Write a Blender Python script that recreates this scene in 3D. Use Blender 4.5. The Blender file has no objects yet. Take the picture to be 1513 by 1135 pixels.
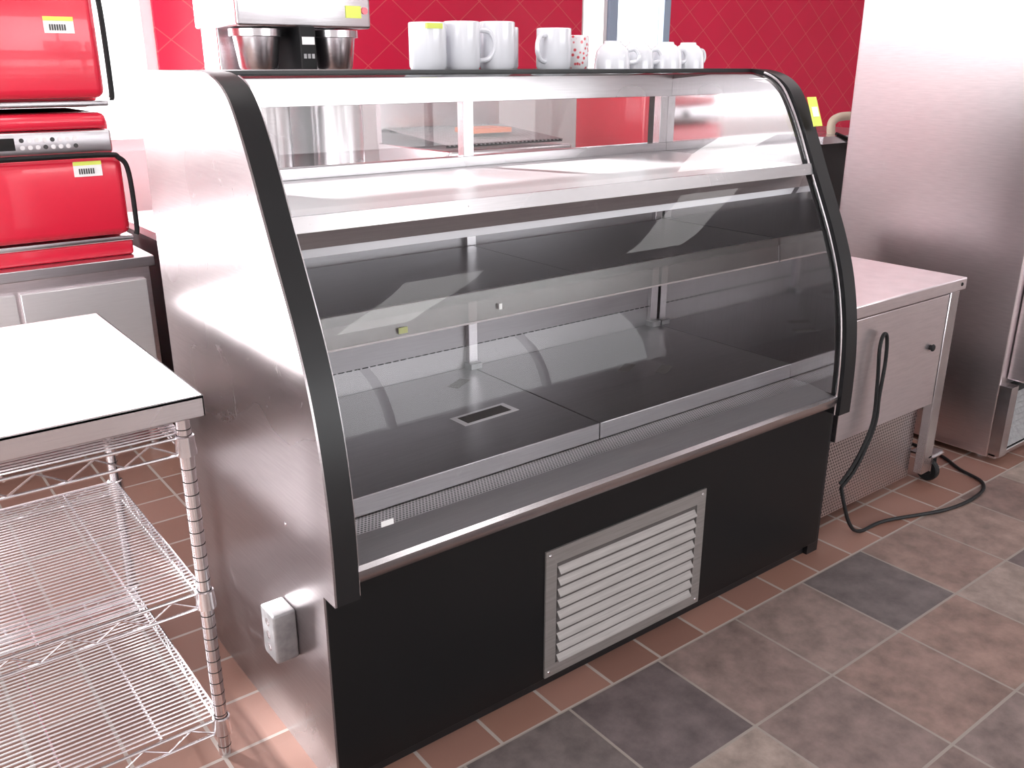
import bpy, bmesh, math, random
from mathutils import Vector, Matrix
random.seed(3)
scene = bpy.context.scene
scene.view_settings.view_transform = 'Standard'
scene.view_settings.look = 'None'
scene.view_settings.exposure = 0.18

# ------------------------------------------------------------------ materials
def new_mat(name):
    m = bpy.data.materials.new(name); m.use_nodes = True
    nt = m.node_tree; b = nt.nodes['Principled BSDF']
    return m, nt, b
def N(nt, t, **kw):
    n = nt.nodes.new(t)
    for k, v in kw.items(): setattr(n, k, v)
    return n
def simple(name, col, rough=0.5, metal=0.0, spec=0.5, noise=0.0, nscale=8, emit=0, coat=0):
    m, nt, b = new_mat(name)
    b.inputs['Base Color'].default_value = (*col, 1)
    b.inputs['Roughness'].default_value = rough
    b.inputs['Metallic'].default_value = metal
    b.inputs['Specular IOR Level'].default_value = spec
    b.inputs['Coat Weight'].default_value = coat
    if noise > 0:
        tc = N(nt, 'ShaderNodeTexCoord'); ns = N(nt, 'ShaderNodeTexNoise')
        ns.inputs['Scale'].default_value = nscale; ns.inputs['Detail'].default_value = 4
        nt.links.new(tc.outputs['Object'], ns.inputs['Vector'])
        cr = N(nt, 'ShaderNodeValToRGB')
        cr.color_ramp.elements[0].position = .3; cr.color_ramp.elements[1].position = .7
        cr.color_ramp.elements[0].color = (*[c*(1-noise) for c in col], 1)
        cr.color_ramp.elements[1].color = (*[min(1, c*(1+noise)) for c in col], 1)
        nt.links.new(ns.outputs['Fac'], cr.inputs['Fac'])
        nt.links.new(cr.outputs['Color'], b.inputs['Base Color'])
    if emit > 0:
        b.inputs['Emission Color'].default_value = (*col, 1)
        b.inputs['Emission Strength'].default_value = emit
    return m
def math_node(nt, op, a, b=None, c=None):
    n = N(nt, 'ShaderNodeMath', operation=op)
    for i, v in enumerate((a, b, c)):
        if v is None: continue
        if isinstance(v, (int, float)): n.inputs[i].default_value = v
        else: nt.links.new(v, n.inputs[i])
    return n.outputs[0]
def steel(name, col=(.72,.69,.70), rough=.25, stretch=(2,2,60), var=.06, metal=1.0, bump=.006, smudge=.02, scuff=0.0):
    m, nt, b = new_mat(name)
    b.inputs['Metallic'].default_value = metal
    tc = N(nt, 'ShaderNodeTexCoord'); mp = N(nt, 'ShaderNodeMapping')
    mp.inputs['Scale'].default_value = stretch
    nt.links.new(tc.outputs['Object'], mp.inputs['Vector'])
    ns = N(nt, 'ShaderNodeTexNoise'); ns.inputs['Scale'].default_value = 6; ns.inputs['Detail'].default_value = 5
    nt.links.new(mp.outputs['Vector'], ns.inputs['Vector'])
    n2 = N(nt, 'ShaderNodeTexNoise'); n2.inputs['Scale'].default_value = 1.7; n2.inputs['Detail'].default_value = 2
    nt.links.new(tc.outputs['Object'], n2.inputs['Vector'])
    mr = N(nt, 'ShaderNodeMapRange')
    mr.inputs['From Min'].default_value = .3; mr.inputs['From Max'].default_value = .7
    mr.inputs['To Min'].default_value = max(.02, rough-smudge); mr.inputs['To Max'].default_value = rough+smudge
    nt.links.new(n2.outputs['Fac'], mr.inputs['Value'])
    rsrc = mr.outputs['Result']
    cr = N(nt, 'ShaderNodeValToRGB')
    cr.color_ramp.elements[0].position = .3; cr.color_ramp.elements[1].position = .7
    cr.color_ramp.elements[0].color = (*[c*(1-var) for c in col], 1)
    cr.color_ramp.elements[1].color = (*[min(1, c*(1+var)) for c in col], 1)
    nt.links.new(ns.outputs['Fac'], cr.inputs['Fac']); csrc = cr.outputs['Color']
    if scuff > 0:   # sparse wear: thin scratches and fine speckle that scatter light
        n3 = N(nt, 'ShaderNodeTexNoise'); n3.inputs['Scale'].default_value = 9; n3.inputs['Detail'].default_value = 9; n3.inputs['Roughness'].default_value = .8
        n3.inputs['Distortion'].default_value = .8
        nt.links.new(tc.outputs['Object'], n3.inputs['Vector'])
        mk = N(nt, 'ShaderNodeMapRange'); mk.inputs['From Min'].default_value = .60; mk.inputs['From Max'].default_value = .72
        mk.inputs['To Min'].default_value = 0; mk.inputs['To Max'].default_value = scuff
        nt.links.new(n3.outputs['Fac'], mk.inputs['Value'])
        mx = N(nt, 'ShaderNodeMix', data_type='RGBA'); nt.links.new(mk.outputs['Result'], mx.inputs['Factor'])
        nt.links.new(csrc, mx.inputs['A']); mx.inputs['B'].default_value = (min(1,col[0]*1.4), min(1,col[1]*1.4), min(1,col[2]*1.4), 1)
        csrc = mx.outputs['Result']
        rsrc = math_node(nt, 'ADD', rsrc, math_node(nt, 'MULTIPLY', mk.outputs['Result'], .3))
    nt.links.new(rsrc, b.inputs['Roughness']); nt.links.new(csrc, b.inputs['Base Color'])
    if bump > 0:
        bp = N(nt, 'ShaderNodeBump'); bp.inputs['Strength'].default_value = bump; bp.inputs['Distance'].default_value = .01
        nt.links.new(ns.outputs['Fac'], bp.inputs['Height']); nt.links.new(bp.outputs['Normal'], b.inputs['Normal'])
    return m
def perforated(name, col, hole, axes, pitch, radius, rough=.3):
    """metal with staggered dark holes"""
    m, nt, b = new_mat(name)
    tc = N(nt, 'ShaderNodeTexCoord'); sp = N(nt, 'ShaderNodeSeparateXYZ')
    nt.links.new(tc.outputs['Object'], sp.inputs[0])
    u = math_node(nt, 'DIVIDE', sp.outputs[axes[0]], pitch)
    v = math_node(nt, 'DIVIDE', sp.outputs[axes[1]], pitch*.866)
    row = math_node(nt, 'FLOOR', v)
    half = math_node(nt, 'MULTIPLY', math_node(nt, 'MODULO', math_node(nt, 'ABSOLUTE', row), 2.0), .5)
    uf = math_node(nt, 'SUBTRACT', math_node(nt, 'FRACT', math_node(nt, 'ADD', u, half)), .5)
    vf = math_node(nt, 'SUBTRACT', math_node(nt, 'FRACT', v), .5)
    d = math_node(nt, 'SQRT', math_node(nt, 'ADD', math_node(nt, 'MULTIPLY', uf, uf), math_node(nt, 'MULTIPLY', vf, vf)))
    mask = math_node(nt, 'LESS_THAN', d, radius)
    mx = N(nt, 'ShaderNodeMix', data_type='RGBA')
    nt.links.new(mask, mx.inputs['Factor'])
    mx.inputs['A'].default_value = (*col, 1); mx.inputs['B'].default_value = (*hole, 1)
    nt.links.new(mx.outputs['Result'], b.inputs['Base Color'])
    nt.links.new(math_node(nt, 'SUBTRACT', 1.0, mask), b.inputs['Metallic'])
    b.inputs['Roughness'].default_value = rough
    return m
def glass(name, tint=(1,1,1), base=.05, edge=.6, rough=.0, power=4):
    m = bpy.data.materials.new(name); m.use_nodes = True
    nt = m.node_tree; nt.nodes.clear()
    out = N(nt, 'ShaderNodeOutputMaterial'); mix = N(nt, 'ShaderNodeMixShader')
    tr = N(nt, 'ShaderNodeBsdfTransparent'); gl = N(nt, 'ShaderNodeBsdfGlossy')
    tr.inputs['Color'].default_value = (*tint, 1); gl.inputs['Roughness'].default_value = rough
    lw = N(nt, 'ShaderNodeLayerWeight'); lw.inputs['Blend'].default_value = .5
    p = math_node(nt, 'POWER', lw.outputs['Facing'], power)
    f = math_node(nt, 'ADD', math_node(nt, 'MULTIPLY', p, edge), base)
    nt.links.new(f, mix.inputs[0]); nt.links.new(tr.outputs[0], mix.inputs[1]); nt.links.new(gl.outputs[0], mix.inputs[2])
    nt.links.new(mix.outputs[0], out.inputs[0])
    return m

M_side   = steel('brushed_laminate', (.34,.305,.31), .29, (2,2,40), .07, smudge=.04, scuff=.6)
M_steel  = steel('stainless', (.68,.66,.68), .26)
M_steelx = steel('stainless_long', (.64,.62,.64), .28, (2,60,60), .06)
M_dark   = steel('stainless_interior', (.40,.385,.40), .32, (2,60,60), .06, scuff=.6)
M_duct   = steel('stainless_duct', (.38,.365,.38), .46, (2,60,60), .04, metal=.85)
M_mirror = steel('stainless_mirror', (.66,.64,.65), .07, (2,40,2), .03, bump=0, smudge=.01)
M_deck   = steel('stainless_deck', (.92,.90,.92), .36, (2,50,50), .03, metal=.30)
M_sheet  = steel('stainless_sheet', (.92,.91,.92), .30, (2,50,50), .03, metal=.65)
M_fridge = steel('stainless_fridge', (.84,.77,.79), .32, (3,3,40), .05, scuff=.3)
M_alu    = steel('mill_aluminium', (.28,.258,.25), .55, (2,40,40), .10, metal=.75, scuff=.5)
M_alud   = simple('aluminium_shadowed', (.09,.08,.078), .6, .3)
M_galv   = simple('galvanised', (.38,.38,.39), .5, .8, noise=.15, nscale=60)
M_black  = simple('black_laminate', (.004,.004,.0045), .36, spec=.28)
M_blackm = simple('black_edge', (.006,.006,.007), .38, spec=.4)
M_rubber = simple('black_rubber', (.008,.008,.009), .55, spec=.3)
M_void   = simple('dark_void', (.01,.009,.009), .9)
M_red    = simple('red_enamel', (.78,.025,.06), .22, coat=.5)
M_redd   = simple('red_dark', (.45,.02,.04), .3)
M_white  = simple('white_ceramic', (.80,.81,.86), .15, coat=.4)
M_plast  = simple('white_plastic', (.85,.87,.92), .4)
M_tag    = simple('tag_yellow', (.75,.85,.15), .6)
M_tagd   = simple('tag_dull', (.42,.45,.20), .6)
M_tagw   = simple('tag_white', (.9,.9,.9), .6)
M_ink    = simple('ink', (.05,.05,.05), .6)
M_beige  = simple('beige_pipe', (.70,.62,.48), .4)
M_chrome = steel('chrome_wire', (.76,.74,.76), .2, (1,1,1), .03, bump=0)
M_perf_h = perforated('perforated_floor_grille', (.50,.48,.49), (.03,.03,.03), (0,1), .0075, .33, .4)
M_perf_v = perforated('perforated_panel', (.70,.63,.62), (.07,.05,.05), (0,2), .012, .34)
M_glass  = glass('curved_glass', (.98,.985,.985), .025, .32)
M_glassu = glass('curved_glass_upper', (.98,.98,.98), .09, .5)
M_lip    = glass('shelf_lip_acrylic', (.50,.46,.45), .10, .35, .25)
M_wglass = glass('window_glass', (1,1,1), .03, .3)
M_frame  = simple('window_frame_blue', (.35,.45,.58), .4)
M_trim   = simple('white_trim', (.82,.80,.81), .5)
M_wall   = simple('painted_wall', (.70,.68,.68), .6, noise=.03)
M_wains  = simple('white_wainscot', (.85,.83,.84), .3, noise=.03)
M_ceil   = simple('ceiling_tile', (.70,.69,.69), .8, noise=.04)
M_lamp   = simple('lamp_diffuser', (1,.98,.97), .5, emit=5)
M_orange = simple('orange_food_pan', (.75,.22,.10), .4)

def red_wall():
    m, nt, b = new_mat('red_diamond_panel')
    tc = N(nt, 'ShaderNodeTexCoord'); sp = N(nt, 'ShaderNodeSeparateXYZ')
    nt.links.new(tc.outputs['Object'], sp.inputs[0])
    x, z = sp.outputs[0], sp.outputs[2]
    masks = []
    for sgn in (1, -1):
        s = math_node(nt, 'ADD', math_node(nt, 'MULTIPLY', x, 3.6), math_node(nt, 'MULTIPLY', z, 4.6*sgn))
        f = math_node(nt, 'ABSOLUTE', math_node(nt, 'SUBTRACT', math_node(nt, 'FRACT', s), .5))
        masks.append(math_node(nt, 'LESS_THAN', f, .014))
    mk = math_node(nt, 'MAXIMUM', masks[0], masks[1])
    ns = N(nt, 'ShaderNodeTexNoise'); ns.inputs['Scale'].default_value = 1.5
    nt.links.new(tc.outputs['Object'], ns.inputs['Vector'])
    cr = N(nt, 'ShaderNodeValToRGB')
    cr.color_ramp.elements[0].color = (.60,.004,.045,1); cr.color_ramp.elements[1].color = (.80,.008,.075,1)
    nt.links.new(ns.outputs['Fac'], cr.inputs['Fac'])
    mx = N(nt, 'ShaderNodeMix', data_type='RGBA')
    nt.links.new(math_node(nt, 'MULTIPLY', mk, .35), mx.inputs['Factor'])
    nt.links.new(cr.outputs['Color'], mx.inputs['A']); mx.inputs['B'].default_value = (.85,.25,.22,1)
    nt.links.new(mx.outputs['Result'], b.inputs['Base Color'])
    b.inputs['Roughness'].default_value = .25
    return m
M_redwall = red_wall()

def floor_mat():
    m, nt, b = new_mat('floor_tiles')
    tc = N(nt, 'ShaderNodeTexCoord'); sp = N(nt, 'ShaderNodeSeparateXYZ')
    nt.links.new(tc.outputs['Object'], sp.inputs[0])
    x, y = sp.outputs[0], sp.outputs[1]
    def grid(px, py, ox, oy, gw, ramp, seed):
        u = math_node(nt, 'DIVIDE', math_node(nt, 'SUBTRACT', x, ox), px)
        v = math_node(nt, 'DIVIDE', math_node(nt, 'SUBTRACT', y, oy), py)
        fu, fv = math_node(nt, 'FLOOR', u), math_node(nt, 'FLOOR', v)
        cb = N(nt, 'ShaderNodeCombineXYZ'); nt.links.new(fu, cb.inputs[0]); nt.links.new(fv, cb.inputs[1]); cb.inputs[2].default_value = seed
        wn = N(nt, 'ShaderNodeTexWhiteNoise', noise_dimensions='3D'); nt.links.new(cb.outputs[0], wn.inputs['Vector'])
        cr = N(nt, 'ShaderNodeValToRGB'); cr.color_ramp.interpolation = 'LINEAR'
        els = cr.color_ramp.elements
        while len(els) < len(ramp): els.new(.5)
        for i, c in enumerate(ramp):
            els[i].position = i/(len(ramp)-1); els[i].color = (*c, 1)
        nt.links.new(wn.outputs['Value'], cr.inputs['Fac'])
        du = math_node(nt, 'SUBTRACT', .5, math_node(nt, 'ABSOLUTE', math_node(nt, 'SUBTRACT', math_node(nt, 'FRACT', u), .5)))
        dv = math_node(nt, 'SUBTRACT', .5, math_node(nt, 'ABSOLUTE', math_node(nt, 'SUBTRACT', math_node(nt, 'FRACT', v), .5)))
        du = math_node(nt, 'MULTIPLY', du, px); dv = math_node(nt, 'MULTIPLY', dv, py)
        g = math_node(nt, 'LESS_THAN', math_node(nt, 'MINIMUM', du, dv), gw)
        return cr.outputs['Color'], g
    slate = [(.10,.078,.080),(.225,.145,.12),(.125,.102,.102),(.26,.175,.145),(.10,.082,.082),(.21,.158,.14),(.29,.23,.20)]
    quarry = [(.20,.10,.075),(.26,.135,.10),(.18,.09,.07),(.29,.155,.12)]
    c1, g1 = grid(.275, .28, .782, -.08, .0032, slate, 9.0)
    c2, g2 = grid(.155, .155, .02, .075, .004, quarry, 2.0)
    n1 = N(nt, 'ShaderNodeTexNoise'); n1.inputs['Scale'].default_value = 14; n1.inputs['Detail'].default_value = 8; n1.inputs['Roughness'].default_value = .65
    nt.links.new(tc.outputs['Object'], n1.inputs['Vector'])
    mr = N(nt, 'ShaderNodeMapRange'); mr.inputs['From Min'].default_value = .3; mr.inputs['From Max'].default_value = .7
    mr.inputs['To Min'].default_value = .62; mr.inputs['To Max'].default_value = 1.4
    nt.links.new(n1.outputs['Fac'], mr.inputs['Value'])
    vm = N(nt, 'ShaderNodeVectorMath', operation='SCALE'); nt.links.new(c1, vm.inputs[0]); nt.links.new(mr.outputs['Result'], vm.inputs['Scale'])
    def mix(f, a, bb):
        mx = N(nt, 'ShaderNodeMix', data_type='RGBA'); nt.links.new(f, mx.inputs['Factor'])
        for k, v in (('A', a), ('B', bb)):
            if isinstance(v, tuple): mx.inputs[k].default_value = (*v, 1)
            else: nt.links.new(v, mx.inputs[k])
        return mx.outputs['Result']
    a = mix(g1, vm.outputs[0], (.26,.225,.20)); q = mix(g2, c2, (.36,.31,.28))
    isq = math_node(nt, 'GREATER_THAN', y, -.08)
    col = mix(isq, a, q)
    nt.links.new(col, b.inputs['Base Color'])
    b.inputs['Roughness'].default_value = .5
    bp = N(nt, 'ShaderNodeBump'); bp.inputs['Strength'].default_value = .45; bp.inputs['Distance'].default_value = .006
    hh = math_node(nt, 'SUBTRACT', n1.outputs['Fac'], math_node(nt, 'MULTIPLY', math_node(nt, 'MAXIMUM', g1, 0.0), .8))
    hq = math_node(nt, 'MULTIPLY', hh, math_node(nt, 'SUBTRACT', 1.0, math_node(nt, 'MULTIPLY', isq, .85)))
    nt.links.new(hq, bp.inputs['Height']); nt.links.new(bp.outputs['Normal'], b.inputs['Normal'])
    return m
M_floor = floor_mat()

# ------------------------------------------------------------------ mesh builder
class MB:
    def __init__(s): s.bm = bmesh.new(); s.mats = []
    def mi(s, m):
        if m not in s.mats: s.mats.append(m)
        return s.mats.index(m)
    def poly(s, vs, faces, m, smooth=False):
        bv = [s.bm.verts.new(v) for v in vs]; i = s.mi(m)
        for f in faces:
            try:
                fc = s.bm.faces.new([bv[k] for k in f]); fc.material_index = i; fc.smooth = smooth
            except ValueError: pass
    def box(s, lo, hi, m, rot=None):
        x0,y0,z0 = lo; x1,y1,z1 = hi
        vs = [Vector(p) for p in ((x0,y0,z0),(x1,y0,z0),(x1,y1,z0),(x0,y1,z0),(x0,y0,z1),(x1,y0,z1),(x1,y1,z1),(x0,y1,z1))]
        if rot:
            c = Vector(((x0+x1)/2,(y0+y1)/2,(z0+z1)/2)); vs = [rot @ (v-c) + c for v in vs]
        s.poly(vs, [(0,3,2,1),(4,5,6,7),(0,1,5,4),(1,2,6,5),(2,3,7,6),(3,0,4,7)], m)
    def rbox(s, lo, hi, m, r=.01, seg=3):
        t = bmesh.new(); bmesh.ops.create_cube(t, size=1)
        for v in t.verts:
            v.co = Vector([(lo[k]+hi[k])/2 + v.co[k]*(hi[k]-lo[k]) for k in range(3)])
        bmesh.ops.bevel(t, geom=t.edges[:], offset=r, segments=seg, affect='EDGES', profile=.5)
        t.verts.ensure_lookup_table(); t.verts.index_update()
        s.poly([v.co.copy() for v in t.verts], [[v.index for v in f.verts] for f in t.faces], m, True); t.free()
    def tube(s, p0, p1, r, m, seg=10, r1=None, caps=True):
        s.path([p0, p1], r, m, seg, r1, caps)
    def path(s, pts, r, m, seg=8, r1=None, caps=True):
        pts = [Vector(p) for p in pts]; n = len(pts)
        up = None; vs = []
        for i, p in enumerate(pts):
            d = (pts[min(i+1,n-1)] - pts[max(i-1,0)]).normalized()
            if up is None:
                up = d.orthogonal().normalized()
            else:
                up = (up - d*up.dot(d)); up = up.normalized() if up.length > 1e-6 else d.orthogonal().normalized()
            sd = d.cross(up)
            rr = r if r1 is None else r + (r1-r)*i/(n-1)
            for k in range(seg):
                a = 2*math.pi*k/seg
                vs.append(p + up*math.cos(a)*rr + sd*math.sin(a)*rr)
        fs = []
        for i in range(n-1):
            for k in range(seg):
                fs.append((i*seg+k, i*seg+(k+1)%seg, (i+1)*seg+(k+1)%seg, (i+1)*seg+k))
        if caps: fs += [tuple(reversed(range(seg))), tuple(range((n-1)*seg, n*seg))]
        s.poly(vs, fs, m, True)
    def prism(s, prof, x0, x1, m, smooth=False):
        n = len(prof)
        vs = [(x0,y,z) for y,z in prof] + [(x1,y,z) for y,z in prof]
        i0 = s.mi(m); bv = [s.bm.verts.new(v) for v in vs]
        for f in [tuple(range(n)), tuple(reversed(range(n,2*n)))] + [(i,(i+1)%n,n+(i+1)%n,n+i) for i in range(n)]:
            fc = s.bm.faces.new([bv[k] for k in f]); fc.material_index = i0; fc.smooth = smooth
    def sheet(s, prof, x0, x1, m):
        n = len(prof)
        vs = [(x0,y,z) for y,z in prof] + [(x1,y,z) for y,z in prof]
        s.poly(vs, [(i,i+1,n+i+1,n+i) for i in range(n-1)], m, True)
    def lathe(s, prof, c, m, seg=28, rot=None):
        vs = []; n = len(prof)
        for r, z in prof:
            for k in range(seg):
                a = 2*math.pi*k/seg; v = Vector((r*math.cos(a), r*math.sin(a), z))
                if rot: v = rot @ v
                vs.append(v + Vector(c))
        fs = [(i*seg+k, i*seg+(k+1)%seg, (i+1)*seg+(k+1)%seg, (i+1)*seg+k) for i in range(n-1) for k in range(seg)]
        s.poly(vs, fs, m, True)
    def obj(s, name, parent=None, bevel=0, auto=True):
        bmesh.ops.recalc_face_normals(s.bm, faces=s.bm.faces[:]) if auto else None
        me = bpy.data.meshes.new(name); s.bm.to_mesh(me); s.bm.free()
        me.set_sharp_from_angle(angle=math.radians(42))
        for m in s.mats: me.materials.append(m)
        o = bpy.data.objects.new(name, me); scene.collection.objects.link(o)
        if bevel:
            b = o.modifiers.new('bevel', 'BEVEL'); b.width = bevel; b.segments = 2; b.limit_method = 'ANGLE'; b.angle_limit = math.radians(50)
        if parent: o.parent = parent
        return o
def empty(name):
    e = bpy.data.objects.new(name, None); scene.collection.objects.link(e); return e
def catmull(pts, n=6):
    out = []
    P = [pts[0]] + list(pts) + [pts[-1]]
    for i in range(1, len(P)-2):
        p0,p1,p2,p3 = [Vector(P[k]) for k in (i-1,i,i+1,i+2)]
        for j in range(n):
            t = j/n
            out.append(.5*((2*p1)+(-p0+p2)*t+(2*p0-5*p1+4*p2-p3)*t*t+(-p0+3*p1-3*p2+p3)*t**3))
    out.append(Vector(pts[-1])); return out

# ------------------------------------------------------------------ room
XL, XR, YF, YB, ZC = -3.2, 7.0, -4.6, 3.0, 2.75
b = MB(); b.box((XL,YF,-.05),(XR,YB,0), M_floor); b.obj('floor')
b = MB(); b.box((XL,YF,ZC),(XR,YB,ZC+.1), M_ceil); b.obj('ceiling')
b = MB(); t = .12
WB = (XL+.3, .77, .95, 2.45)    # window opening
def wall(x0,x1,z0,z1,m): b.box((x0,YB,z0),(x1,YB+t,z1),m)
wall(XL, WB[0], 0, ZC, M_wall)
wall(WB[0], WB[1], 0, WB[2], M_wains); wall(WB[0], WB[1], WB[3], ZC, M_wall)
wall(WB[1], 3.24, 1.27, ZC, M_redwall); wall(WB[1], 3.24, 0, 1.27, M_wains)
wall(3.24, 3.46, 0, .9, M_wains); wall(3.24, 3.46, 2.45, ZC, M_wall)
wall(3.46, 3.99, 2.2, ZC, M_wall)
wall(3.99, XR, .75, ZC, M_redwall); wall(3.99, XR, 0, .75, M_wains)
b.obj('wall_back')
b = MB(); b.box((1.0,YB-.03,0),(1.13,YB-.001,ZC), M_trim); b.obj('trim_1')
b = MB()
for x in (WB[0], WB[0]+1.3, WB[0]+2.55, WB[1]-.05): b.box((x,YB+.02,WB[2]),(x+.05,YB+.08,WB[3]), M_trim)
b.box((WB[0],YB+.02,WB[2]),(WB[1],YB+.08,WB[2]+.05), M_trim); b.box((WB[0],YB+.02,WB[3]-.05),(WB[1],YB+.08,WB[3]), M_trim)
b.box((WB[0],YB+.045,WB[2]),(WB[1],YB+.05,WB[3]), M_wglass); b.obj('window_1')
b = MB(); b.box((3.24,YB+.045,.9),(3.46,YB+.05,2.45), M_wglass)
b.box((3.24,YB+.02,.9),(3.27,YB+.08,2.45), M_trim); b.box((3.43,YB+.02,.9),(3.46,YB+.08,2.45), M_trim); b.obj('window_2')
b = MB(); b.box((3.462,YB+.0,0),(3.53,YB+.1,2.198), M_frame); b.box((3.93,YB,0),(3.988,YB+.1,2.198), M_frame)
b.box((3.53,YB,2.1),(3.93,YB+.1,2.198), M_frame); b.box((3.53,YB+.03,0),(3.93,YB+.07,.9), M_frame)
b.box((3.53,YB+.045,.9),(3.93,YB+.05,2.1), M_wglass); b.obj('door_1')
# left wall
b = MB()
b.box((XL-.12,YF,0),(XL,YB,.8),M_wall); b.box((XL-.12,YF,2.4),(XL,YB,ZC),M_wall)
b.box((XL-.12,YF,.8),(XL,-3.2,2.4),M_wall); b.box((XL-.12,1.8,.8),(XL,YB,2.4),M_wall); b.obj('wall_left')
b = MB(); b.box((XL-.07,-3.2,.8),(XL-.06,1.8,2.4),M_wglass)
for y in (-3.2,-1.6,0,1.75): b.box((XL-.1,y,.8),(XL-.03,y+.05,2.4),M_trim)
b.obj('window_3')
b = MB(); b.box((XR,YF,0),(XR+.12,YB,ZC),M_wall); b.obj('wall_right')
b = MB()
b.box((XL,YF-.12,0),(XR,YF,.5),M_wall); b.box((XL,YF-.12,2.3),(XR,YF,ZC),M_wall)
b.box((XL,YF-.12,.5),(1.0,YF,2.3),M_wall); b.box((5.5,YF-.12,.5),(XR,YF,2.3),M_wall); b.obj('wall_front')
b = MB(); b.box((1.0,YF-.07,.5),(5.5,YF-.06,2.3),M_wglass)
for x in (1.0,2.5,4.0,5.45): b.box((x,YF-.1,.5),(x+.05,YF-.03,2.3),M_trim)
b.obj('window_4')
for i,(x,y) in enumerate(((-.4,-2.9),(2.2,-2.9),(.1,.6),(1.5,.6),(4.0,-1.9),(4.0,.9))):
    b = MB(); b.box((x-.3,y-.6,ZC-.03),(x+.3,y+.6,ZC-.001),M_trim); b.box((x-.27,y-.57,ZC-.035),(x+.27,y+.57,ZC-.03),M_lamp); b.obj('ceiling_light')

# ------------------------------------------------------------------ display case
L, D, H, T = 1.515, .70, 1.30, .05
curve_pts = [(.37,1.300),(.31,1.297),(.258,1.284),(.218,1.259),(.187,1.218),(.152,1.155),(.112,1.07),(.070,.985),(.030,.90),(-.004,.81),(-.028,.71),(-.041,.61),(-.045,.52),(-.045,.437)]
cv = [tuple(p) for p in catmull(curve_pts, 5)]
prof = [(0,0),(D,0),(D,H)] + cv + [(0,.437)]
case = empty('refrigerated_display_case')
b = MB(); b.prism(prof, 0, .004, M_side); b.obj('left_end_skin', case)
b = MB(); b.prism(prof, .004, T-.002, M_blackm, True)
o = b.obj('left_end_panel', case)
b = MB(); b.prism(prof, L-T+.002, L, M_blackm, True); b.obj('right_end_panel', case)
b = MB()
lin = [(.63,.5),(.63,1.27)] + [(y+.03,z-.01) for y,z in cv if z>.5]
b.prism(lin, T-.002, T, M_mirror); b.prism(lin, L-T, L-T+.002, M_mirror); b.obj('end_liners', case)
b = MB()
for x in (T+.002, L-T-.002):
    b.path([(x, y+.012, z) for y,z in cv[8:]], .003, M_steel, 6)
b.obj('glass_gaskets', case)
up = [(y+.014, z-.004) for y,z in cv if z>1.075 and y<.34]
lo = [(y+.014, z) for y,z in cv if .485<z<1.05]
b = MB(); b.sheet(up, T, L-T, M_glassu); b.obj('upper_curved_glass', case)
b = MB(); b.sheet(lo, T, L-T, M_glass); b.obj('lower_curved_glass', case)
# base
b = MB()
b.box((.0045,-.0015,.03),(L-.01,.02,.452), M_black)
b.box((.006,.02,0),(L-.012,D-.01,.44), M_blackm)
b.box((.006,.012,0),(L-.05,.02,.03), M_blackm)
b.obj('base_cabinet', case, .001)
# rail
b = MB()
b.prism([(-.034,.462),(-.04,.487),(-.03,.492),(-.024,.487),(0,.487),(0,.452),(-.02,.452)], T, L-T, M_steel)
b.prism([(-.024,.487),(.055,.500),(.055,.490),(-.024,.478)], T, L-T, M_duct)
b.obj('front_rail', case)
b = MB(); b.box((T,.055,.493),(L-T,.118,.499), M_perf_h); b.obj('air_grille', case)
b = MB()
mid = .757
b.box((T,.116,.50),(mid-.0015,.63,.540), M_dark); b.box((mid+.0015,.116,.50),(L-T,.63,.540), M_dark)
b.obj('display_deck', case, .0015)
b = MB()
b.box((T,.632,.44),(L-T,.65,1.06), M_duct)
for zz in (.935,.915,.60):
    x = T+.03
    while x < L-T-.03:
        b.box((x,.6305,zz-.0012),(x+.016,.633,zz+.0012), M_void); x += .022
b.obj('rear_duct_panel', case)
b = MB()
for x in (T+.02, mid, L-T-.02):
    b.box((x-.014,.615,.54),(x+.014,.632,1.05), M_steel)
    b.box((x-.018,.60,.54),(x+.018,.632,.556), M_galv)
b.obj('shelf_standards', case, .001)
# middle shelf
b = MB()
b.box((T+.003,.205,.862),(mid-.001,.61,.872), M_dark); b.box((mid+.001,.205,.862),(L-T-.003,.61,.872), M_dark)
b.box((T+.003,.20,.852),(L-T-.003,.207,.873), M_steel)
for x in (T+.03, mid, L-T-.03): b.prism([(.61,.862),(.24,.862),(.61,.80)], x-.002, x+.002, M_steel)
b.obj('middle_shelf', case)
b = MB(); b.prism([(.195,.873),(.198,.873),(.190,.812),(.187,.812)], T+.004, L-T-.004, M_lip)
b.prism([(.1865,.814),(.190,.814),(.190,.810),(.1865,.810)], T+.004, L-T-.004, M_steel)
b.obj('shelf_price_lip', case)
# upper deck + light hood
b = MB()
b.box((T,.135,1.058),(L-T,.655,1.070), M_deck)
b.prism([(.119,1.074),(.126,1.074),(.135,1.07),(.135,1.048),(.110,1.048)], T, L-T, M_steelx)
for x in (.08,.40,.76,1.10,1.43): b.lathe([(0,.003),(.004,.002),(.005,0)], (x,.117,1.060), M_steel, 10, Matrix.Rotation(math.radians(80),3,'X'))
b.obj('upper_deck', case)
b = MB(); b.prism([(.135,1.055),(.150,1.012),(.235,1.012),(.235,1.055)], T, L-T, M_dark)
b.prism([(.155,1.012),(.165,.994),(.205,.994),(.215,1.012)], T+.01, L-T-.01, M_plast); b.obj('light_hood', case)
b = MB()
b.box((T,.61,1.225),(L-T,.65,1.285), M_steelx)
b.box((T,.62,1.07),(L-T,.65,1.095), M_steelx)
for x in (T, mid-.015, L-T-.03): b.box((x,.622,1.09),(x+.03,.648,1.23), M_steel)
b.obj('rear_frame', case, .001)
b = MB(); b.box((T,.634,1.09),(L-T,.636,1.23), M_wglass); b.obj('rear_sliding_glass', case)
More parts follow.
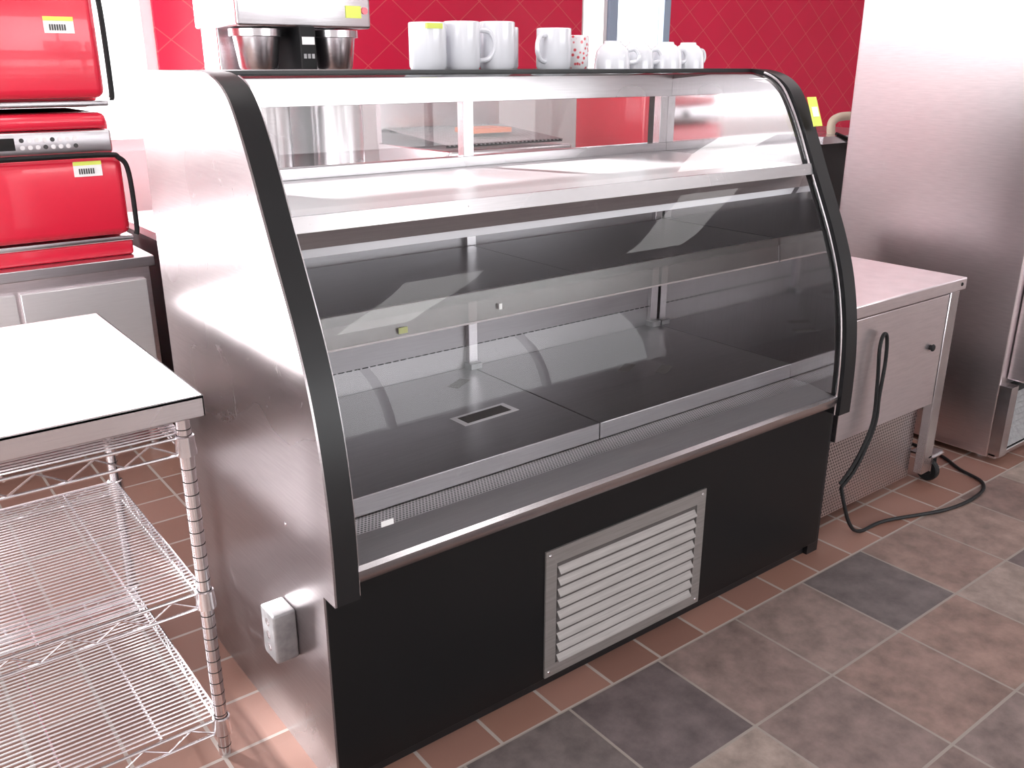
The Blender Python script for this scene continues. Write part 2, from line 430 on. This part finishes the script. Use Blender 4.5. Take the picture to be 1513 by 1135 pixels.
b = MB(); b.box((T-.002,.335,1.286),(L-T+.002,D,1.300), M_blackm); b.obj('top_panel', case)
# louvred vent
b = MB()
x0,x1,z0,z1 = .50,1.0,.035,.350
b.box((x0,-.006,z0),(x0+.03,-.001,z1),M_alu); b.box((x1-.03,-.006,z0),(x1,-.001,z1),M_alu)
b.box((x0+.03,-.006,z1-.035),(x1-.03,-.001,z1),M_alu); b.box((x0+.03,-.006,z0),(x1-.03,-.001,z0+.03),M_alu)
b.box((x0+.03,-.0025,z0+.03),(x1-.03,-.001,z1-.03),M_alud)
n = 9; zz0, zz1 = z0+.03, z1-.035; p = (zz1-zz0)/n
for i in range(n):
    zt = zz1 - i*p
    b.prism([(-.002,zt-p*.40),(-.013,zt-p*.90),(-.013,zt-p*.96),(-.002,zt-p*.96)], x0+.035, x1-.035, M_alu)
for (x,z) in ((x0+.012,z1-.012),(x1-.012,z1-.012),(x0+.012,z0+.012),(x1-.012,z0+.012)):
    b.lathe([(0,.002),(.003,.0015),(.004,0)], (x,-.006,z), M_steel, 10, Matrix.Rotation(math.radians(90),3,'X'))
b.obj('louvre_vent', case)
# junction box
b = MB()
b.rbox((-.046,.128,.24),(0,.188,.345), M_galv, .005)
for z in (.265,.292,.32): b.lathe([(0,.0003),(.008,.0003),(.0085,.0)], (-.046,.158,z), M_steel, 14, Matrix.Rotation(math.radians(-90),3,'Y'))
b.obj('junction_box', case)
b = MB(); b.lathe([(0,.002),(.003,.0015),(.0045,0)], (0,.14,.52), M_steel, 10, Matrix.Rotation(math.radians(-90),3,'Y')); b.obj('panel_screw', case)
# stickers
b = MB()
b.box((L-.035,.148,1.16),(L-.0,.151,1.235), M_tag, Matrix.Rotation(math.radians(-22),3,'X'))
b.box((L-.030,.1468,1.185),(L-.006,.1478,1.21), M_tagw, Matrix.Rotation(math.radians(-22),3,'X'))
b.box((.28,.183,.820),(.30,.185,.832), M_tagd)
b.box((.522,.183,.83),(.529,.185,.842), M_tagw)
b.box((.11,-.02,.545),(.135,-.0195,.556), M_tagw)
for (x,y) in ((1.05,.35),(1.12,.28),(.62,.52)): b.box((x,y,.5402),(x+.07,y+.03,.5406), M_alu, Matrix.Rotation(.5,3,'Z'))
b.box((.50,.29,.5402),(.66,.35,.5407), M_deck, Matrix.Rotation(.05,3,'Z')); b.box((.515,.30,.5404),(.645,.34,.5410), M_alud, Matrix.Rotation(.05,3,'Z'))
b.obj('stickers', case)

# ------------------------------------------------------------------ mugs on the case
def mug(x, y, z, r, h, ang, m=None, name='coffee_mug', tag=False, flip=False):
    m = m or M_white
    b = MB()
    if not flip:
        b.lathe([(0,0),(r*.92,0),(r,.006),(r,h-.002),(r-.002,h),(r-.004,h-.002),(r-.005,.008),(0,.006)], (x,y,z), m, 32)
        hp = [(r-.002,h*.82),(r+.022,h*.80),(r+.034,h*.62),(r+.034,h*.40),(r+.020,h*.22),(r-.002,h*.18)]
    else:
        b.lathe([(0,h),(r*.45,h),(r*.5,h-.006),(r*.66,h-.010),(r*.90,h*.64),(r*.98,h*.3),(r,.0),(r-.004,0),(r*.84,h*.58),(r*.5,h-.02),(0,h-.02)], (x,y,z), m, 32)
        hp = [(r*.86,h*.66),(r+.012,h*.70),(r+.022,h*.50),(r+.018,h*.28),(r-.003,h*.20)]
    pts = catmull([(x+math.cos(ang)*q, y+math.sin(ang)*q, z+w) for q,w in hp], 5)
    b.path(pts, .0055, m, 8)
    if tag:
        b.box((x-.028,y-r-.002,z+h*.86),(x+.012,y-r+.004,z+h*.97), M_tag)
    return b.obj(name)
zt = H
mug(.567,.50,zt,.041,.096,1.0, tag=True)
mug(.657,.50,zt,.041,.100,-.35); mug(.755,.50,zt,.041,.102,1.2)
mug(.845,.60,zt,.040,.095,.5); mug(.925,.50,zt,.042,.092,3.5); mug(.70,.605,zt,.038,.098,1.2)
def pat():
    m, nt, bb = new_mat('patterned_ceramic')
    tc = N(nt,'ShaderNodeTexCoord'); v = N(nt,'ShaderNodeTexVoronoi'); v.inputs['Scale'].default_value = 90
    nt.links.new(tc.outputs['Object'], v.inputs['Vector'])
    cr = N(nt,'ShaderNodeValToRGB'); cr.color_ramp.elements[0].color=(.75,.1,.12,1); cr.color_ramp.elements[1].color=(.88,.86,.88,1)
    cr.color_ramp.elements[0].position=.25; cr.color_ramp.elements[1].position=.4
    nt.links.new(v.outputs['Distance'], cr.inputs['Fac']); nt.links.new(cr.outputs['Color'], bb.inputs['Base Color']); bb.inputs['Roughness'].default_value=.2
    return m
mug(1.02,.53,zt,.034,.078,1.2, pat())
for i,x in enumerate((1.11,1.206,1.302,1.40)): mug(x,.49+.01*(i%2),zt,.045,.066,-.6+.2*i, None,'tea_cup',flip=True)

# ------------------------------------------------------------------ wire rack with steel top (left)
rack = empty('wire_shelving_rack')
rx0, rx1, ry0, ry1 = -.70, -.128, .245, .845
b = MB()
for x in (rx0, rx1):
    for y in (ry0, ry1):
        b.tube((x,y,.0),(x,y,.728), .0125, M_chrome, 16)
        b.tube((x,y,.728),(x,y,.735), .0135, M_chrome, 16)
        k = .02
        while k < .72:
            b.tube((x,y,k),(x,y,k+.0015), .0131, M_void, 12); k += .0254
b.obj('posts', rack)
def wire_shelf(z, name):
    b = MB()
    for x in (rx0, rx1):
        for y in (ry0, ry1): b.lathe([(.014,-.02),(.019,-.018),(.017,.018),(.014,.02)], (x,y,z-.015), M_chrome, 16)
    for (a, c) in (((rx0,ry0),(rx1,ry0)),((rx0,ry1),(rx1,ry1)),((rx0,ry0),(rx0,ry1)),((rx1,ry0),(rx1,ry1))):
        A, C = Vector((*a,0)), Vector((*c,0)); d = (C-A).normalized()
        A2, C2 = A+d*.016, C-d*.016
        b.tube(A2+Vector((0,0,z)), C2+Vector((0,0,z)), .0032, M_chrome, 8)
        b.tube(A2+Vector((0,0,z-.032)), C2+Vector((0,0,z-.032)), .0032, M_chrome, 8)
        n = 12; pts = []
        for i in range(n+1):
            q = A2 + (C2-A2)*i/n; pts.append(q+Vector((0,0, z-.003 if i%2 else z-.03)))
        b.path(pts, .0022, M_chrome, 6)
    n = 46
    for i in range(1, n):
        y = ry0 + (ry1-ry0)*i/n
        b.tube((rx0,y,z+.004),(rx1,y,z+.004), .0020, M_chrome, 5, caps=False)
    for f in (.2,.5,.8):
        xx = rx0+(rx1-rx0)*f; b.tube((xx,ry0,z-.002),(xx,ry1,z-.002), .003, M_chrome, 6)
    b.obj(name, rack)
wire_shelf(.690,'shelf_top'); wire_shelf(.375,'shelf_middle'); wire_shelf(.085,'shelf_bottom')
b = MB(); sx = -.100
b.box((-.74,.200,.770),(sx,.885,.776), M_sheet)
b.box((-.74,.200,.738),(sx,.204,.776), M_steelx); b.box((-.74,.881,.738),(sx,.885,.776), M_steelx)
b.box((sx-.004,.200,.738),(sx,.885,.776), M_steelx)
b.box((-.74,.205,.7355),(sx-.005,.88,.7375), M_steelx)
b.obj('steel_top', rack, .001)

# ------------------------------------------------------------------ undercounter unit (right)
u = empty('undercounter_refrigerator')
ux0, ux1, uy0, uy1 = 1.59, 2.17, .03, .70
b = MB()
b.box((ux0-.01,uy0-.012,.662),(ux1+.01,uy1,.700), M_fridge); b.obj('counter_top', u, .004)
b = MB()
b.box((ux0,uy0+.02,.29),(ux1,uy1-.01,.662), M_alu)
b.box((ux0,uy0,.30),(ux1-.06,uy0+.02,.655), M_fridge)
b.box((ux1-.052,uy0+.0,.05),(ux1,uy0+.03,.662), M_steel)
b.box((ux0,uy0+.06,.09),(ux1-.05,uy1-.02,.29), M_void)
b.lathe([(0,.014),(.010,.013),(.012,.008),(.008,.006),(.008,0)], (ux1-.13,uy0,.50), M_rubber, 16, Matrix.Rotation(math.radians(90),3,'X'))
b.lathe([(0,.004),(.005,.003),(.006,0)], (ux1-.02,uy0-.012,.682), M_void, 12, Matrix.Rotation(math.radians(90),3,'X'))
b.obj('cabinet_body', u, .002)
b = MB(); b.box((ux0,uy0+.045,.03),(ux1-.055,uy0+.05,.285), M_perf_v); b.obj('perforated_panel', u)
b = MB()
def caster(b, x, y, h=.10, r=.038):
    b.box((x-.035,y-.035,h-.004),(x+.035,y+.035,h), M_chrome)
    b.box((x-.016,y-.024,.04),(x-.013,y+.02,h-.004), M_chrome); b.box((x+.013,y-.024,.04),(x+.016,y+.02,h-.004), M_chrome)
    b.box((x-.016,y-.015,h-.02),(x+.016,y+.02,h-.004), M_chrome)
    b.lathe([(0,-.011),(r*.45,-.011),(r*.5,-.009),(r*.9,-.011),(r,-.007),(r,.007),(r*.9,.011),(r*.5,.009),(0,.011)], (x,y-.005,r), M_rubber, 24, Matrix.Rotation(math.radians(90),3,'Y'))
    b.tube((x-.018,y-.005,r),(x+.018,y-.005,r), .006, M_chrome, 10)
caster(b, ux1+.035, uy0+.03); caster(b, ux1-.05, uy1-.07); caster(b, ux0+.06, uy1-.07)
b.box((ux1-.02,uy0,.10),(ux1+.07,uy0+.065,.106), M_steel)
b.obj('casters', u)
b = MB()
b.path(catmull([(1.60,.005,.18),(1.66,.0,.24),(1.715,-.002,.34),(1.715,.0,.46),(1.71,.005,.56),(1.725,.008,.60),(1.745,.008,.59),(1.75,.005,.52),(1.735,.0,.42),(1.725,-.004,.33),(1.66,-.004,.22),(1.60,.0,.17)],6), .0055, M_rubber, 8)
b.path(catmull([(1.60,.0,.17),(1.63,-.02,.06),(1.70,-.02,.006),(1.82,-.03,.006),(2.04,-.106,.006),(2.22,-.115,.006),(2.32,-.076,.006),(2.36,.02,.006),(2.42,.12,.006),(2.44,.25,.006)],6), .0055, M_rubber, 8)
b.obj('power_cord', u)

# ------------------------------------------------------------------ upright fridge
f = empty('reach_in_refrigerator')
fx0, fx1, fy0, fy1 = 2.50, 3.27, -.03, .69
b = MB(); b.box((fx0,fy0+.03,.02),(fx1,fy1,2.05), M_fridge)
b.box((fx0,fy0,.02),(fx1,fy0+.03,.04), M_steel)
b.obj('cabinet', f, .004)
b = MB(); b.box((fx0+.035,fy0-.035,.30),(fx1-.005,fy0+.028,1.98), M_fridge); b.obj('front_leaf', f, .006)
b = MB(); b.box((fx0+.05,fy0+.005,.05),(fx1-.02,fy0+.03,.28), M_void)
for i in range(9): b.prism([(fy0+.004,.07+i*.023),(fy0-.008,.058+i*.023),(fy0-.006,.056+i*.023),(fy0+.008,.068+i*.023)], fx0+.05, fx1-.02, M_galv)
b.box((fx0,fy0-.01,.03),(fx0+.05,fy0+.03,.285), M_steel)
b.obj('toe_grille', f)
b = MB(); b.tube((fx1-.12,fy0-.08,.95),(fx1-.12,fy0-.08,1.45), .011, M_chrome, 14)
for z in (.98,1.42): b.tube((fx1-.12,fy0-.08,z),(fx1-.12,fy0-.03,z), .008, M_chrome, 10)
b.obj('pull_handle', f)
b = MB()
for x in (fx0+.06,fx1-.06):
    for y in (fy0+.08,fy1-.08): b.tube((x,y,0),(x,y,.025), .02, M_chrome, 12)
b.obj('feet', f)
# equipment stand glimpsed between case and fridge
s = empty('equipment_stand')
b = MB(); b.box((2.78,.98,1.0),(3.38,1.5,1.03), M_steelx); b.box((2.80,1.0,.08),(3.36,1.48,1.0), M_blackm)
for x in (2.84,3.32):
    for y in (1.04,1.44): b.tube((x,y,0),(x,y,.08), .02, M_chrome, 12)
b.path(catmull([(2.95,1.06,1.03),(2.95,1.06,1.08),(3.02,1.06,1.10),(3.18,1.06,1.09),(3.22,1.06,1.03)],6), .018, M_beige, 12)
b.path(catmull([(2.86,.975,1.04),(2.98,.965,1.0),(3.08,.975,.94),(3.2,.975,.97),(3.3,.98,1.035)],6), .007, M_rubber, 8)
b.obj('stand_body', s)

# ------------------------------------------------------------------ left prep counter + ovens
c = empty('prep_counter')
b = MB(); b.box((-1.1,1.87,.665),(.32,2.62,.70), M_steelx); b.obj('top', c, .003)
b = MB()
b.box((-1.09,1.91,.16),(.31,2.6,.665), M_fridge)
for xa, xb in ((-1.05,-.61),(-.595,-.115),(-.10,.29)): b.box((xa,1.89,.22),(xb,1.915,.62), M_sheet)
for x in (-1.04,.26):
    for y in (1.96,2.54): b.tube((x,y,0),(x,y,.16), .02, M_chrome, 12)
b.box((-1.09,1.96,.02),(.31,2.5,.16), M_void)
b.obj('cabinet', c, .002)
def oven(z, hh, x1, doff=.075, lz=None, name='rapid_cook_oven'):
    e = empty(name); x0 = x1-.60
    lz = lz if lz is not None else z+hh-.20
    b = MB(); b.rbox((x0,1.98,z+.01),(x1-.01,2.5,z+hh), M_red, .035, 4)
    if doff > .05: b.rbox((x0,1.93,z),(x1,2.40,z+doff-.02), M_red, .012)
    b.rbox((x0-.002,1.925,z+doff-.025),(x1+.002,2.45,z+doff-.008), M_steelx, .004, 2)
    b.rbox((x0,1.925,z+hh-.05),(x1-.03,2.40,z+hh), M_red, .02, 3)
    b.obj('housing', e)
    b = MB(); b.rbox((x0+.005,1.895,z+doff),(x1-.008,1.985,z+hh-.135), M_red, .028, 4); b.obj('drop_front', e)
    b = MB(); za, zb = z+doff, z+hh-.13
    b.path(catmull([(x0+.15,1.885,zb+.002),(x1-.08,1.885,zb+.002),(x1-.02,1.885,zb-.01),(x1+.004,1.885,zb-.06),(x1+.006,1.885,za+.03),(x1+.0,1.885,za)],6), .0085, M_rubber, 8)
    b.obj('handle', e)
    b = MB(); b.rbox((x0,1.92,z+hh-.125),(x1-.025,1.99,z+hh-.052), M_steelx, .008)
    for i in range(8):
        for j in range(2): b.tube((x1-.29+i*.022,1.9185,z+hh-.076-j*.022),(x1-.29+i*.022,1.921,z+hh-.076-j*.022), .007, M_ink if (i+j)%4==0 else M_trim, 10)
    b.box((x1-.36,1.918,z+hh-.105),(x1-.31,1.921,z+hh-.068), M_void)
    b.obj('control_panel', e)
    b = MB(); b.box((x1-.16,1.893,lz),(x1-.075,1.8945,lz+.045), M_tagw); b.box((x1-.16,1.892,lz+.035),(x1-.075,1.893,lz+.047), M_tag)
    for i in range(7): b.box((x1-.145+i*.007,1.8915,lz+.008),(x1-.141+i*.007,1.893,lz+.025), M_ink)
    b.obj('label', e)
oven(.70,.465,.275, lz=.972); oven(1.17,.52,.255, doff=.04, lz=1.40)

# ------------------------------------------------------------------ rear counter with brewer, grill, oven
c = empty('back_counter')
b = MB(); b.box((.36,1.78,.73),(3.35,2.5,.76), M_steelx); b.obj('top', c, .003)
b = MB(); b.box((.37,1.82,.0),(3.34,2.48,.73), M_blackm); b.obj('cabinet', c)
br = empty('coffee_brewer')
b = MB()
b.rbox((.66,1.80,1.43),(1.16,2.2,1.80), M_steel, .01)
b.rbox((.68,2.04,.80),(1.14,2.2,1.44), M_steel, .008)
b.rbox((.66,1.80,.76),(1.16,2.2,.80), M_steel, .008); b.obj('body', br)
b = MB(); b.rbox((.875,1.79,1.22),(.935,2.05,1.435), M_rubber, .006)
b.box((.882,1.788,1.375),(.928,1.79,1.40), M_tagw)
for i in range(3): b.box((.885+i*.015,1.788,1.33),(.895+i*.015,1.79,1.345), M_galv)
b.obj('display', br)
b = MB()
for x in (.765,1.055): b.lathe([(0,1.275),(.045,1.275),(.066,1.30),(.080,1.40),(.092,1.402),(.092,1.425),(0,1.425)], (x,1.90,0), M_steel, 32)
b.box((1.06,1.797,1.465),(1.12,1.799,1.505), M_tag); b.tube((1.135,1.80,1.49),(1.135,1.796,1.49),.012,M_red,14); b.obj('brew_baskets', br)
b = MB()
for x in (.765,1.055):
    b.lathe([(0,.80),(.095,.80),(.095,1.19),(.08,1.22),(.04,1.235),(0,1.235)], (x,1.905,0), M_steel, 32)
    b.tube((x,1.81,.88),(x,1.77,.88), .012, M_rubber, 10)
b.obj('dispensers', br)
g = empty('charbroiler_grill')
b = MB(); b.rbox((1.50,1.82,.76),(2.15,2.4,.98), M_steel, .01)
b.box((1.50,2.36,.98),(2.15,2.40,1.24), M_steel)
for i in range(5): b.tube((1.56+i*.13,1.80,.86),(1.56+i*.13,1.83,.86), .022, M_rubber, 14)
b.obj('body', g)
b = MB()
for i in range(28): b.tube((1.53+i*.022,1.86,1.0),(1.53+i*.022,2.34,1.04), .004, M_galv, 6)
b.tube((1.52,1.87,.995),(2.13,1.87,.995), .006, M_rubber, 6); b.tube((1.52,2.32,1.03),(2.13,2.32,1.03), .006, M_rubber, 6)
b.box((1.75,2.0,1.03),(1.95,2.15,1.05), M_orange); b.obj('grates', g)
e = empty('toaster_oven')
b = MB(); b.rbox((2.62,1.84,.78),(3.2,2.35,1.20), M_red, .03, 4)
for x in (2.68,3.14):
    for y in (1.92,2.28): b.tube((x,y,.76),(x,y,.79), .015, M_rubber, 10)
b.obj('housing', e)
b = MB(); b.rbox((2.66,1.81,.84),(3.10,1.85,1.08), M_red, .015)
b.path(catmull([(2.70,1.80,1.10),(3.05,1.80,1.10),(3.13,1.80,1.07),(3.15,1.80,.90)],5), .009, M_rubber, 8); b.obj('drop_front', e)
gr = empty('coffee_grinder')
b = MB(); b.rbox((.38,1.82,.76),(.50,2.02,.79), M_rubber, .006)
b.rbox((.39,1.86,.79),(.49,2.0,1.10), M_redd, .012); b.lathe([(.03,1.10),(.05,1.13),(.055,1.24),(.05,1.25),(0,1.25)], (.44,1.93,0), M_galv, 20)
b.obj('body', gr)

# ------------------------------------------------------------------ lights
def area(name, loc, direction, sx, sy, power, col=(1,1,1)):
    ld = bpy.data.lights.new(name, 'AREA'); ld.shape = 'RECTANGLE'; ld.size = sx; ld.size_y = sy; ld.energy = power; ld.color = col
    o = bpy.data.objects.new(name, ld); scene.collection.objects.link(o); o.location = loc
    o.rotation_euler = Vector(direction).to_track_quat('-Z','Y').to_euler(); return o
# the sky beyond the windows
area('window_light_left', (XL-.35, -.7, 1.7), (1,0,-.1), 5.0, 1.7, 120, (.97,.98,1))
area('window_light_front', (3.25, YF-.35, 1.5), (0,1,0), 4.5, 1.9, 105, (.97,.98,1))
area('window_light_back', ((WB[0]+WB[1])/2, YB+.35, 1.75), (0,-1,-.1), 3.9, 1.7, 100, (1,.99,1))
sd = bpy.data.lights.new('sun', 'SUN'); sd.energy = 15; sd.angle = math.radians(4); sd.color = (1,.97,.97)
so = bpy.data.objects.new('sun', sd); scene.collection.objects.link(so)
so.location = (-2, 5, 4)
so.rotation_euler = Vector((.40,-1,-.45)).to_track_quat('-Z','Y').to_euler()
w = bpy.data.worlds.new('world'); scene.world = w; w.use_nodes = True
bg = w.node_tree.nodes['Background']; bg.inputs[0].default_value = (.98,.99,1,1); bg.inputs[1].default_value = 1.9

# ------------------------------------------------------------------ camera
cam = bpy.data.cameras.new('camera'); co = bpy.data.objects.new('camera', cam); scene.collection.objects.link(co)
co.location = (-.566,-1.274,1.31)
p = math.radians(19.5); a = math.hypot(.61,.793)
d = Vector((.61/a*math.cos(p), .793/a*math.cos(p), -math.sin(p)))
co.rotation_euler = d.to_track_quat('-Z','Y').to_euler()
cam.sensor_width = 36; cam.lens = 1333/1513*36; cam.clip_start = .05
scene.camera = co
